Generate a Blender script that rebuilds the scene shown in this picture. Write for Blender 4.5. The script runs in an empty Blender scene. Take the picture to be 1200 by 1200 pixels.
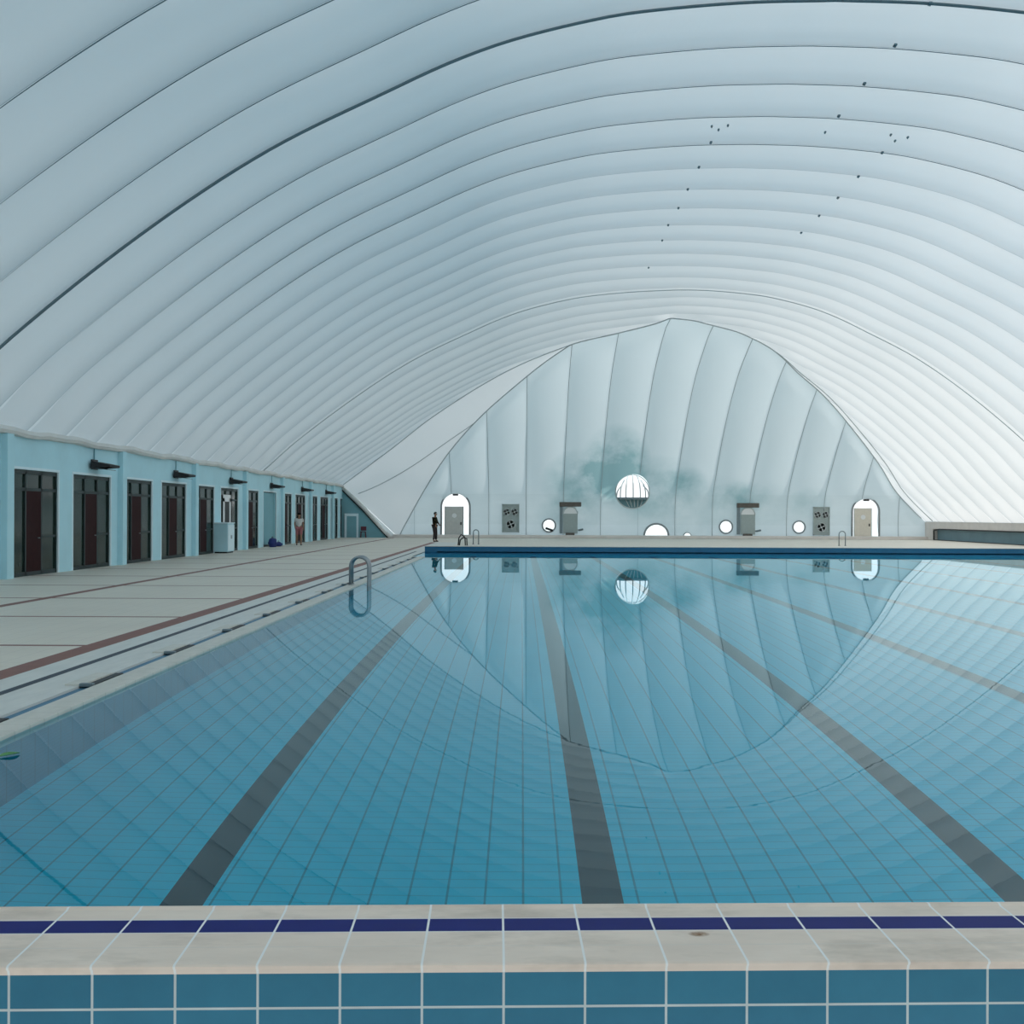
import bpy, bmesh, math, random
from mathutils import Vector, Matrix
random.seed(7)
C = bpy.context.scene.collection
sc = bpy.context.scene

# ------------------------------------------------------------------ camera, world, sun, exposure
CAMH = 1.65
F = 1250.0
cam_d = bpy.data.cameras.new('camera'); cam = bpy.data.objects.new('camera', cam_d); C.objects.link(cam)
cam_d.sensor_width = 36.0; cam_d.lens = 36.0 * F / 1200.0
cam_d.clip_start = 0.05; cam_d.clip_end = 2000
cam_d.shift_x = -11 / 1200.0; cam_d.shift_y = 4 / 1200.0
cam.matrix_world = Matrix.Translation((0, 0, CAMH)) @ Matrix.Rotation(math.pi / 2, 4, 'X') @ Matrix.Rotation(0.0040, 4, 'Z')
sc.camera = cam

w = bpy.data.worlds.new('sky'); sc.world = w; w.use_nodes = True
nt = w.node_tree; nt.nodes.clear()
out = nt.nodes.new('ShaderNodeOutputWorld'); bg = nt.nodes.new('ShaderNodeBackground')
tc = nt.nodes.new('ShaderNodeTexCoord'); sx = nt.nodes.new('ShaderNodeSeparateXYZ'); rp = nt.nodes.new('ShaderNodeValToRGB')
nt.links.new(tc.outputs['Generated'], sx.inputs[0]); nt.links.new(sx.outputs['Z'], rp.inputs[0])
rp.color_ramp.elements[0].position = 0.0; rp.color_ramp.elements[0].color = (0.94, 0.95, 0.97, 1)
rp.color_ramp.elements[1].position = 0.7; rp.color_ramp.elements[1].color = (0.48, 0.72, 0.86, 1)
nt.links.new(rp.outputs[0], bg.inputs[0]); bg.inputs[1].default_value = 0.92
nt.links.new(bg.outputs[0], out.inputs[0])

sun_d = bpy.data.lights.new('sun', 'SUN'); sun = bpy.data.objects.new('sun', sun_d); C.objects.link(sun)
sun_d.energy = 4.2; sun_d.angle = math.radians(3.0); sun_d.color = (1.0, 0.93, 0.88)
sun.rotation_euler = Vector((0.83, -0.30, 0.47)).to_track_quat('Z', 'Y').to_euler()

vs = sc.view_settings
vs.view_transform = 'Standard'; vs.look = 'None'; vs.gamma = 1.0; vs.use_curve_mapping = False
vs.exposure = 0.58

# ------------------------------------------------------------------ helpers
def lerp(a, b, t): return a + (b - a) * t
def smooth(a, b, x):
    t = max(0.0, min(1.0, (x - a) / (b - a))); return t * t * (3 - 2 * t)
def table(tab, x):
    if x <= tab[0][0]: return tab[0][1]
    for (a, b), (c, d) in zip(tab, tab[1:]):
        if x <= c: return lerp(b, d, (x - a) / (c - a))
    return tab[-1][1]
def spline(tab):
    # monotone-friendly Catmull-Rom resampling of a table
    def f(x):
        n = len(tab)
        if x <= tab[0][0]: return tab[0][1]
        if x >= tab[-1][0]: return tab[-1][1]
        for i in range(n - 1):
            if x <= tab[i + 1][0]: break
        x0, y0 = tab[i]; x1, y1 = tab[i + 1]
        def sl(k):
            if k == 0: return (tab[1][1] - tab[0][1]) / (tab[1][0] - tab[0][0])
            if k == n - 1: return (tab[-1][1] - tab[-2][1]) / (tab[-1][0] - tab[-2][0])
            return (tab[k + 1][1] - tab[k - 1][1]) / (tab[k + 1][0] - tab[k - 1][0])
        h = x1 - x0; t = (x - x0) / h; m0, m1 = sl(i) * h, sl(i + 1) * h
        return (2*t**3 - 3*t*t + 1)*y0 + (t**3 - 2*t*t + t)*m0 + (-2*t**3 + 3*t*t)*y1 + (t**3 - t*t)*m1
    return f

def obj(name, bm, mat, parent=None, kind=None, smooth_shade=False, label=None, loc=None):
    bmesh.ops.recalc_face_normals(bm, faces=bm.faces) if not getattr(bm, '_keep', False) else None
    me = bpy.data.meshes.new(name); bm.to_mesh(me); bm.free()
    for m in (mat if isinstance(mat, (list, tuple)) else [mat]): me.materials.append(m)
    if smooth_shade:
        for p in me.polygons: p.use_smooth = True
    o = bpy.data.objects.new(name, me); C.objects.link(o)
    if parent: o.parent = parent
    if loc: o.location = loc
    if kind: o['kind'] = kind
    if label: o['label'] = label
    return o
def tag(o, label, cat, group=None, kind=None):
    o['label'] = label; o['category'] = cat
    if group: o['group'] = group
    if kind: o['kind'] = kind
    return o
def thing(name, label, cat, loc=(0, 0, 0), rz=0, group=None):
    o = bpy.data.objects.new(name, None); C.objects.link(o)
    o.location = loc; o.rotation_euler = (0, 0, rz); o.empty_display_size = .2
    return tag(o, label, cat, group)
def sroot(name, loc=(0, 0, 0)):
    o = bpy.data.objects.new(name, None); C.objects.link(o); o.location = loc; o['kind'] = 'structure'; return o
def copy_tree(o, parent=None):
    c = o.copy(); C.objects.link(c); c.parent = parent
    for ch in list(o.children): copy_tree(ch, c)
    return c

def box(bm, x0, x1, y0, y1, z0, z1, bevel=0.0, mi=0):
    r = bmesh.ops.create_cube(bm, size=1.0)
    for v in r['verts']:
        v.co = Vector((lerp(x0, x1, v.co.x + .5), lerp(y0, y1, v.co.y + .5), lerp(z0, z1, v.co.z + .5)))
    fs = set(f for v in r['verts'] for f in v.link_faces)
    for f in fs: f.material_index = mi
    if bevel > 0:
        es = set(e for v in r['verts'] for e in v.link_edges)
        bmesh.ops.bevel(bm, geom=list(es), offset=bevel, segments=2, affect='EDGES', profile=.5)
    return bm
def B(*a, **k): return box(bmesh.new(), *a, **k)
def tube(bm, pts, r, n=10, closed=False, caps=True):
    pts = [Vector(p) for p in pts]; rings = []
    N = len(pts); up = None
    for i, p in enumerate(pts):
        a = pts[(i - 1) % N] if (closed or i > 0) else p
        b = pts[(i + 1) % N] if (closed or i < N - 1) else p
        t = (b - a).normalized()
        if up is None:
            up = Vector((0, 0, 1)) if abs(t.z) < .9 else Vector((1, 0, 0))
        s = t.cross(up)
        if s.length < 1e-4: s = t.cross(Vector((0, 1, 0)))
        s.normalize(); up = s.cross(t).normalized()
        rr = r[i] if isinstance(r, (list, tuple)) else r
        rings.append([bm.verts.new(p + (s * math.cos(2*math.pi*k/n) + up * math.sin(2*math.pi*k/n)) * rr) for k in range(n)])
    m = N if closed else N - 1
    for i in range(m):
        A_, B_ = rings[i], rings[(i + 1) % N]
        for k in range(n):
            bm.faces.new((A_[k], A_[(k + 1) % n], B_[(k + 1) % n], B_[k]))
    if not closed and caps:
        bm.faces.new(rings[0][::-1]); bm.faces.new(rings[-1])
    return bm
def T(*a, **k): return tube(bmesh.new(), *a, **k)
def lathe_y(bm, prof, c, n=24):
    # prof: list of (radius, y) turned about the Y axis through c
    c = Vector(c); rings = []
    for r, y in prof:
        rings.append([bm.verts.new(c + Vector((r*math.cos(2*math.pi*k/n), y, r*math.sin(2*math.pi*k/n)))) for k in range(n)])
    for a, b in zip(rings, rings[1:]):
        for k in range(n):
            bm.faces.new((a[k], a[(k+1) % n], b[(k+1) % n], b[k]))
    if prof[0][0] > 1e-3: bm.faces.new(rings[0])
    if prof[-1][0] > 1e-3: bm.faces.new(rings[-1][::-1])
    bmesh.ops.remove_doubles(bm, verts=bm.verts, dist=1e-4)
    return bm
def prism_y(bm, pts, y0, y1):
    a = [bm.verts.new((x, y0, z)) for x, z in pts]; b = [bm.verts.new((x, y1, z)) for x, z in pts]
    bm.faces.new(a); bm.faces.new(b[::-1]); n = len(pts)
    for k in range(n): bm.faces.new((a[k], b[k], b[(k+1) % n], a[(k+1) % n]))
    return bm

# ------------------------------------------------------------------ node material helpers
class NM:
    def __init__(s, name):
        s.m = bpy.data.materials.new(name); s.m.use_nodes = True; s.t = s.m.node_tree; s.t.nodes.clear()
        s.out = s.n('ShaderNodeOutputMaterial')
    def n(s, k, **kw):
        x = s.t.nodes.new(k)
        for a, b in kw.items(): setattr(x, a, b)
        return x
    def l(s, a, b): s.t.links.new(a, b)
    def inp(s, sock, v):
        if hasattr(v, 'is_output') or isinstance(v, bpy.types.NodeSocket): s.l(v, sock)
        else: sock.default_value = v
    def math(s, op, a, b=0.0, c=None):
        x = s.n('ShaderNodeMath', operation=op); s.inp(x.inputs[0], a); s.inp(x.inputs[1], b)
        if c is not None: s.inp(x.inputs[2], c)
        return x.outputs[0]
    def xyz(s):
        tc = s.n('ShaderNodeTexCoord'); sp = s.n('ShaderNodeSeparateXYZ'); s.l(tc.outputs['Object'], sp.inputs[0])
        s.co = tc.outputs['Object']; return sp.outputs[0], sp.outputs[1], sp.outputs[2]
    def line(s, v, pitch, off, width):
        # 1 inside a thin line repeated every pitch (centred on off + k*pitch)
        a = s.math('DIVIDE', s.math('SUBTRACT', v, off), pitch)
        a = s.math('ABSOLUTE', s.math('SUBTRACT', s.math('FRACT', s.math('ADD', a, 0.5)), 0.5))
        return s.math('LESS_THAN', a, width / 2 / pitch)
    def band(s, v, a, b):
        return s.math('MULTIPLY', s.math('GREATER_THAN', v, a), s.math('LESS_THAN', v, b))
    def mix(s, f, a, b):
        x = s.n('ShaderNodeMix', data_type='RGBA'); s.inp(x.inputs[0], f)
        for k, v in ((6, a), (7, b)):
            if isinstance(v, tuple) and len(v) == 3: v = v + (1,)
            s.inp(x.inputs[k], v)
        return x.outputs[2]
    def noise(s, scale, detail=3, rough=.5, vec=None, sc3=None):
        x = s.n('ShaderNodeTexNoise'); x.inputs['Scale'].default_value = scale; x.inputs['Detail'].default_value = detail
        x.inputs['Roughness'].default_value = rough
        v = vec or s.co
        if sc3:
            mp = s.n('ShaderNodeMapping'); mp.inputs['Scale'].default_value = sc3; s.l(v, mp.inputs[0]); v = mp.outputs[0]
        s.l(v, x.inputs['Vector']); return x.outputs['Fac']
    def bump(s, h, strength=.3, dist=.01):
        x = s.n('ShaderNodeBump'); x.inputs['Strength'].default_value = strength; x.inputs['Distance'].default_value = dist
        s.l(h, x.inputs['Height']); return x.outputs[0]
    def pri(s, col, rough=.5, metal=0.0, normal=None, spec=.5, **kw):
        p = s.n('ShaderNodeBsdfPrincipled')
        if isinstance(col, tuple) and len(col) == 3: col = col + (1,)
        s.inp(p.inputs['Base Color'], col); s.inp(p.inputs['Roughness'], rough); s.inp(p.inputs['Metallic'], metal)
        p.inputs['Specular IOR Level'].default_value = spec
        if normal is not None: s.l(normal, p.inputs['Normal'])
        for k, v in kw.items(): s.inp(p.inputs[k.replace('_', ' ')], v)
        s.l(p.outputs[0], s.out.inputs[0]); return s.m
def plain(name, col, rough=.6, metal=0.0, var=.12, scale=6.0, spec=.4):
    n = NM(name); n.xyz()
    f = n.noise(scale, 4)
    d = tuple(c * (1 - var) for c in col); u = tuple(min(1, c * (1 + var)) for c in col)
    return n.pri(n.mix(f, d, u), rough, metal, spec=spec)

def membrane(name, axis, pitch, off, shade_and_grime=False, tau=.32):
    base_col = (.70, .77, .79) if shade_and_grime else (.80, .80, .80)
    n = NM(name); X, Y, Z = n.xyz()
    v = (X, Y, Z)[axis]
    seam = n.line(v, pitch, off, .030)
    weld = n.line(v, pitch, off + .09, .10)
    col = base_col
    soft = n.noise(.35, 3)
    col = n.mix(n.math('MULTIPLY', soft, .35), col, (.68, .72, .735))
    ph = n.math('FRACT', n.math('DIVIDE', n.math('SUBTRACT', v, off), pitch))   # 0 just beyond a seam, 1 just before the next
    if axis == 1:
        crease_shade = n.math('POWER', n.math('MAXIMUM', n.math('MULTIPLY_ADD', ph, 4.0, -3.0), 0.0), 1.6)  # shade in the crease before each seam, painted as a darker strip
        col = n.mix(n.math('MULTIPLY', crease_shade, .42), col, (.42, .47, .50))
        weld_glint = n.math('MULTIPLY', n.math('GREATER_THAN', ph, .012), n.math('LESS_THAN', ph, .085))  # glint along the weld, painted as a bright strip past the seam
        col = n.mix(n.math('MULTIPLY', weld_glint, .8), col, (.95, .95, .95))
    else:
        col = n.mix(n.math('MULTIPLY', weld, .25), col, (.60, .66, .68))
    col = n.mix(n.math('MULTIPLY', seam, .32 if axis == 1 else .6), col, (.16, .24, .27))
    if shade_and_grime:  # shade from outside painted into the colour as teal patches, plus a grime belt
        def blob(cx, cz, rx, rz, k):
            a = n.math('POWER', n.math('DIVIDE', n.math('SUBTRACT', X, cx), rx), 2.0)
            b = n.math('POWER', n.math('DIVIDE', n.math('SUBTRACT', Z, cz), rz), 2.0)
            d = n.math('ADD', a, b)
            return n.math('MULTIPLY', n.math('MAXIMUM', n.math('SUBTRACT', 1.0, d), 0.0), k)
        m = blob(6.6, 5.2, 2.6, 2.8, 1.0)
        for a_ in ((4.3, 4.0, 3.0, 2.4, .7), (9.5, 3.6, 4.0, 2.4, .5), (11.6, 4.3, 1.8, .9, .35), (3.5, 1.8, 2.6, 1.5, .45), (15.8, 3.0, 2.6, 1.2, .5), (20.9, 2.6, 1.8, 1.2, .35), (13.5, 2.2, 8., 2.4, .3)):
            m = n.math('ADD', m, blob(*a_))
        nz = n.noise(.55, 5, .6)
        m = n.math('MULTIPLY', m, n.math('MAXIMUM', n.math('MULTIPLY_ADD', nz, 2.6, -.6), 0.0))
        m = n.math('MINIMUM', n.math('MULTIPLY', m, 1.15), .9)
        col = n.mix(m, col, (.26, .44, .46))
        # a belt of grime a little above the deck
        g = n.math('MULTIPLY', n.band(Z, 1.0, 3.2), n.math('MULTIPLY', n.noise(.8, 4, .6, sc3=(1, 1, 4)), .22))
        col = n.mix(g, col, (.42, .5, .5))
    wr = n.noise(1.4, 5, .6, sc3=(1, 1, 1))
    bp = n.bump(wr, .25, .05)
    d = n.n('ShaderNodeBsdfDiffuse'); t = n.n('ShaderNodeBsdfTranslucent'); g = n.n('ShaderNodeBsdfGlossy')
    g.inputs['Roughness'].default_value = .38; g.inputs['Color'].default_value = (.9, .95, 1, 1)
    n.l(col, d.inputs[0]); n.l(col, t.inputs[0]); n.l(bp, d.inputs['Normal']); n.l(bp, g.inputs['Normal'])
    mx = n.n('ShaderNodeMixShader'); mx.inputs[0].default_value = tau
    n.l(d.outputs[0], mx.inputs[1]); n.l(t.outputs[0], mx.inputs[2])
    fr = n.n('ShaderNodeLayerWeight'); fr.inputs['Blend'].default_value = .5
    fac = n.math('MULTIPLY_ADD', n.math('POWER', fr.outputs['Facing'], 5.0), .45, .03)
    m2 = n.n('ShaderNodeMixShader'); n.l(fac, m2.inputs[0])
    n.l(mx.outputs[0], m2.inputs[1]); n.l(g.outputs[0], m2.inputs[2])
    n.l(m2.outputs[0], n.out.inputs[0]); return n.m

PITCH = 2.25; S1Y = 23.2
M = {}
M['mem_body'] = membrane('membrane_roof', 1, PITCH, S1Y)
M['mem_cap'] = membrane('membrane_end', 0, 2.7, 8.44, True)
M['mem_plain'] = membrane('membrane_corner', 0, 500.0, 250.0)
M['cable'] = plain('seam_cable_dark', (.13, .20, .23), .5)
M['cable_light'] = plain('seam_tape', (.42, .47, .49), .6)
M['facade'] = plain('painted_blue_render', (.50, .78, .86), .75, var=.10, scale=1.2)
M['facade_dark'] = plain('painted_teal_render', (.20, .42, .48), .75, var=.10, scale=1.2)
M['facade_white'] = plain('pale_blue_paint', (.74, .90, .95), .7, var=.05)
M['skirt'] = plain('pale_skirting_strip', (.70, .70, .67), .7, var=.1, scale=3)
M['frame_dark'] = plain('dark_green_aluminium', (.012, .028, .028), .45)
M['leaf'] = plain('dark_red_brown_door', (.030, .008, .009), .6, var=.3, spec=.08)
M['interior'] = plain('dim_room_wall', (.10, .12, .11), .9)
M['black'] = plain('black_casing', (.012, .014, .016), .5)
M['steel'] = plain('brushed_steel', (.30, .33, .35), .28, 1.0)
M['steel_dark'] = plain('dull_steel', (.20, .25, .27), .4, .7)
M['door_grey'] = plain('grey_airlock_door', (.58, .58, .55), .6)
M['door_beige'] = plain('beige_airlock_door', (.74, .68, .58), .6)
M['grey'] = plain('grey_sheet_metal', (.36, .42, .41), .5, .2)
M['grey_light'] = plain('pale_grey_sheet', (.55, .60, .60), .5)
M['rust'] = plain('grimy_brown_grey', (.13, .115, .10), .8, var=.4)
M['concrete'] = plain('outside_concrete', (.75, .74, .70), .9, var=.08, scale=.5)
M['curb'] = plain('pinkish_curb', (.74, .69, .65), .8, var=.15, scale=1.5)
M['white'] = plain('white_panel', (.85, .86, .86), .5, var=.03)

n = NM('window_glass_dark'); n.xyz()
M['glass_dark'] = n.pri(n.mix(n.noise(1.2, 3), (.006, .014, .011), (.032, .055, .045)), .12, 0, spec=.28)
n = NM('clear_film'); n.xyz()
tr = n.n('ShaderNodeBsdfTransparent'); tr.inputs[0].default_value = (.97, .98, .98, 1)
gl = n.n('ShaderNodeBsdfGlossy'); gl.inputs['Roughness'].default_value = .1
mx = n.n('ShaderNodeMixShader'); mx.inputs[0].default_value = .05
n.l(tr.outputs[0], mx.inputs[1]); n.l(gl.outputs[0], mx.inputs[2]); n.l(mx.outputs[0], n.out.inputs[0]); M['clear'] = n.m

# water
n = NM('pool_water'); n.xyz()
h1 = n.noise(1.0, 3, .5, sc3=(1.0, 5.0, 1)); h2 = n.noise(.25, 2, .5)
h = n.math('ADD', n.math('MULTIPLY', h1, .35), n.math('MULTIPLY', h2, 1.0))
bp = n.bump(h, 1.0, .0003)
rf = n.n('ShaderNodeBsdfRefraction'); rf.inputs['IOR'].default_value = 1.333; rf.inputs['Roughness'].default_value = 0.0
rf.inputs['Color'].default_value = (.84, 1, 1, 1); n.l(bp, rf.inputs['Normal'])
gl = n.n('ShaderNodeBsdfGlossy'); gl.inputs['Roughness'].default_value = 0.0; gl.inputs['Color'].default_value = (.78, .95, 1, 1); n.l(bp, gl.inputs['Normal'])
fr = n.n('ShaderNodeFresnel'); fr.inputs['IOR'].default_value = 1.30; n.l(bp, fr.inputs['Normal'])
mx = n.n('ShaderNodeMixShader'); n.l(fr.outputs[0], mx.inputs[0]); n.l(rf.outputs[0], mx.inputs[1]); n.l(gl.outputs[0], mx.inputs[2])
n.l(mx.outputs[0], n.out.inputs[0]); M['water'] = n.m

# pool floor tiles
LANES = [-2.0 + 2.5 * k for k in range(10)]
n = NM('pool_bottom_tiles'); X, Y, Z = n.xyz()
col = n.mix(n.noise(.9, 4), (.012, .60, .84), (.020, .70, .94))
jx = n.line(X, .232, .02, .014); jy = n.line(Y, .116, .0, .010)
col = n.mix(n.math('MULTIPLY', jy, .35), col, (.012, .20, .30))
col = n.mix(n.math('MULTIPLY', jx, .60), col, (.010, .14, .22))
lane = n.math('MULTIPLY', n.line(X, 2.5, .5, .25), n.band(Y, 4.6, 45.6))
cross = n.math('MULTIPLY', n.band(n.math('ABSOLUTE', n.math('SUBTRACT', n.math('MULTIPLY', n.math('SUBTRACT', n.math('FRACT', n.math('ADD', n.math('DIVIDE', n.math('SUBTRACT', X, .5), 2.5), .5)), .5), 2.5), 0.0)), -1, .5), n.band(Y, 45.35, 45.6))
lane = n.math('MAXIMUM', lane, cross)
lc = n.mix(n.noise(3, 4), (.030, .037, .045), (.052, .058, .066))
lc = n.mix(n.math('MULTIPLY', jy, .3), lc, (.07, .08, .09))
col = n.mix(lane, col, lc)
M['bottom'] = n.pri(col, .6, spec=.3)

n = NM('pool_side_tiles'); X, Y, Z = n.xyz()
col = n.mix(n.noise(.9, 4), (.028, .26, .39), (.040, .32, .47))
jx = n.line(Y, .232, .0, .014); jz = n.line(Z, .116, .0, .010)
col = n.mix(n.math('MULTIPLY', n.math('MAXIMUM', jx, jz), .5), col, (.015, .10, .16))
M['side'] = n.pri(col, .5, spec=.3)

# near raised wall front tiles: local coordinates, face at local y = 0
def face_tiles(name, base0, base1, grout, ztop, xo=.0, gw=.007):
    n = NM(name); X, Y, Z = n.xyz()
    tile = n.n('ShaderNodeTexWhiteNoise', noise_dimensions='2D')
    cx = n.math('FLOOR', n.math('DIVIDE', n.math('SUBTRACT', X, xo), .232)); cz = n.math('FLOOR', n.math('DIVIDE', n.math('SUBTRACT', Z, ztop), .116))
    cv = n.n('ShaderNodeCombineXYZ'); n.l(cx, cv.inputs[0]); n.l(cz, cv.inputs[1]); n.l(cv.outputs[0], tile.inputs[0])
    col = n.mix(n.math('ADD', n.math('MULTIPLY', tile.outputs[0], .35), n.math('MULTIPLY', n.noise(9, 4, .6), .6)), base0, base1)
    j = n.math('MAXIMUM', n.line(X, .232, xo, gw), n.line(Z, .116, ztop, gw))
    gc = n.mix(n.noise(7, 4), tuple(c*.7 for c in grout), grout)
    col = n.mix(j, col, gc)
    rough = n.math('MULTIPLY_ADD', j, .45, .38)
    return n.pri(col, rough, 0, n.bump(n.math('SUBTRACT', 1.0, j), .4, .002), spec=.4)
COPZ = .38; FCOP = .25
M['near_face'] = face_tiles('near_wall_blue_tiles', (.026, .150, .240), (.045, .235, .355), (.66, .74, .74), COPZ - .012, .0)
M['far_face'] = face_tiles('far_wall_blue_tiles', (.012, .120, .235), (.018, .165, .310), (.03, .18, .30), FCOP - .02)
n = NM('coping_tiles'); X, Y, Z = n.xyz()
st = n.noise(2.2, 6, .62, sc3=(1, 3.2, 1))
col = n.mix(st, (.66, .56, .48), (.96, .84, .73))
col = n.mix(n.math('MINIMUM', n.math('MAXIMUM', n.math('MULTIPLY_ADD', n.noise(1.7, 5, .7, sc3=(1, 2.5, 1)), 2.2, -1.1), 0.0), .45), col, (.40, .34, .28))
navy = n.mix(n.noise(5, 3), (.010, .015, .14), (.014, .024, .20))
col = n.mix(n.band(Y, .222, .322), col, navy)
row = n.line(Y, 10.0, .112, .006); row = n.math('MULTIPLY', row, .35)
col = n.mix(row, col, (.66, .64, .60))
jt = n.math('MAXIMUM', n.line(Y, 10, .220, .006), n.line(Y, 10, .324, .006))
jx = n.line(X, .232, .0, .007)
j = n.math('MAXIMUM', jx, n.math('MULTIPLY', jt, .6))
col = n.mix(j, col, (.86, .87, .86))
# rust spot left by something metal
ra = n.math('POWER', n.math('DIVIDE', n.math('SUBTRACT', X, .594), .035), 2.0); rb = n.math('POWER', n.math('DIVIDE', n.math('SUBTRACT', Y, .190), .022), 2.0)
rs = n.math('MULTIPLY', n.math('MAXIMUM', n.math('SUBTRACT', 1.0, n.math('ADD', ra, rb)), 0.0), n.math('MULTIPLY', n.noise(60, 3), 1.8))
col = n.mix(n.math('MINIMUM', rs, .9), col, (.22, .10, .03))
M['coping'] = n.pri(col, .55, 0, n.bump(st, .15, .004), spec=.15)

# deck
n = NM('deck_tiles'); X, Y, Z = n.xyz()
base = n.mix(n.noise(.6, 5, .6), (.66, .61, .53), (.83, .78, .67))
j = n.math('MAXIMUM', n.line(X, .30, .0, .012), n.line(Y, .30, .0, .012))
base = n.mix(n.math('MULTIPLY', j, .28), base, (.34, .34, .31))
grad = n.noise(.15, 2)
base = n.mix(n.math('MULTIPLY', grad, .3), base, (.60, .56, .52))
leftside = n.math('LESS_THAN', X, -5.12)
red = n.mix(n.noise(4, 4), (.20, .085, .070), (.28, .125, .10))
b1 = n.math('MULTIPLY', n.band(X, -5.42, -5.12), n.math('LESS_THAN', Y, 64))
b2 = n.band(X, -9.30, -9.08)
b3 = n.math('MULTIPLY', n.line(Y, 3.72, 13.25, .13), leftside)
base = n.mix(n.math('MAXIMUM', n.math('MAXIMUM', b1, b2), b3), base, red)
pale = n.mix(n.noise(2.0, 5, .6, sc3=(4, 1, 1)), (.55, .57, .55), (.78, .78, .74))
base = n.mix(n.math('MULTIPLY', n.band(X, -5.12, -3.7), n.math('LESS_THAN', Y, 64)), base, pale)
base = n.mix(n.math('MULTIPLY', n.band(X, -4.78, -4.68), n.math('LESS_THAN', Y, 48)), base, (.030, .045, .065))
M['deck'] = n.pri(base, .55, 0, spec=.3)
n = NM('pale_lip_tiles'); X, Y, Z = n.xyz()
pale = n.mix(n.noise(2.5, 5, .6, sc3=(3, 1, 1)), (.52, .52, .47), (.76, .74, .68))
pale = n.mix(n.math('MULTIPLY', n.line(Y, .25, 0, .01), .4), pale, (.3, .3, .28))
M['lip'] = n.pri(pale, .5, spec=.3)
M['gutter_blue'] = plain('gutter_blue', (.06, .20, .32), .5, var=.25, scale=2)

# ------------------------------------------------------------------ pool and deck
PX0, PX1, PY0, PY1, DEEP = -3.8, 22.6, 3.47, 48.0, -1.86
XL, XR, YE, YN = -12.9, 29.3, 77.4, -15.0
FZ = 0.012
bm = bmesh.new()
def quad(bm, p, mi=0):
    f = bm.faces.new([bm.verts.new(q) for q in p]); f.material_index = mi; return f
quad(bm, [(PX0, 2.9, DEEP), (PX1, 2.9, DEEP), (PX1, PY1, DEEP), (PX0, PY1, DEEP)], 0)
quad(bm, [(PX0, 2.9, DEEP), (PX0, 42, DEEP), (PX0, 42, FZ-.01), (PX0, 2.9, FZ-.01)], 1)
quad(bm, [(-4.34, 42, DEEP), (PX0, 42, DEEP), (PX0, PY1, DEEP), (-4.34, PY1, DEEP)], 0)
quad(bm, [(-4.34, 42, DEEP), (-4.34, PY1, DEEP), (-4.34, PY1, FZ-.01), (-4.34, 42, FZ-.01)], 1)
quad(bm, [(-4.34, 42, DEEP), (PX0, 42, DEEP), (PX0, 42, FZ-.01), (-4.34, 42, FZ-.01)], 1)
quad(bm, [(PX1, PY1, DEEP), (PX1, 2.9, DEEP), (PX1, 2.9, FZ), (PX1, PY1, FZ)], 1)
quad(bm, [(PX1, PY1, DEEP), (PX0, PY1, DEEP), (PX0, PY1, FZ), (PX1, PY1, FZ)], 1)
quad(bm, [(PX0, 2.9, DEEP), (PX1, 2.9, DEEP), (PX1, 2.9, -.3), (PX0, 2.9, -.3)], 1)
o = obj('pool_basin', bm, [M['bottom'], M['side']], kind='structure')
bm = bmesh.new()
quad(bm, [(PX0, 3.355, -.012), (PX1, 4.0, -.012), (PX1, PY1, -.012), (PX0, PY1, -.012)])
quad(bm, [(-4.34, 42, -.012), (PX0, 42, -.012), (PX0, PY1, -.012), (-4.34, PY1, -.012)])
bmesh.ops.remove_doubles(bm, verts=bm.verts, dist=1e-4)
wt = obj('water', bm, M['water'], kind='stuff')
if wt.data.polygons[0].normal.z < 0: wt.data.flip_normals(); tag(wt, 'still clear blue pool water mirroring the dome', 'water')

PYA = 42.0
bm = bmesh.new()
TH = .25
box(bm, XL - 6, -4.20, YN, PYA, FZ - TH, FZ)
box(bm, XL - 6, -4.34, PYA, PY1 + .02, FZ - TH, FZ)
box(bm, XL - 6, -4.20, PY1 + .02, YE + .3, FZ - TH, FZ)
box(bm, -4.20, XR + 1.5, PY1 + .02, YE + .3, FZ - TH, FZ)
box(bm, PX1, XR + 1.5, 2.4, PY1 + .02, FZ - TH, FZ)
box(bm, -4.17, XR + 1.5, YN, 2.4, FZ - TH, FZ)
obj('floor', bm, M['deck'], kind='structure')
# left overflow edge: lip and channel
bm = bmesh.new(); box(bm, -4.06, PX0 + .006, 2.9, 42.0, -.25, .018, .006)
tr_ = obj('trim_1', bm, M['lip'], kind='structure', label='pale tiled lip along the left edge of the pool')
bm = bmesh.new(); box(bm, -4.20, -4.06, 2.9, 42.0, -.25, -.012)
obj('trim_2', bm, M['gutter_blue'], kind='structure', label='blue overflow channel behind the left pool lip')
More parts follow.
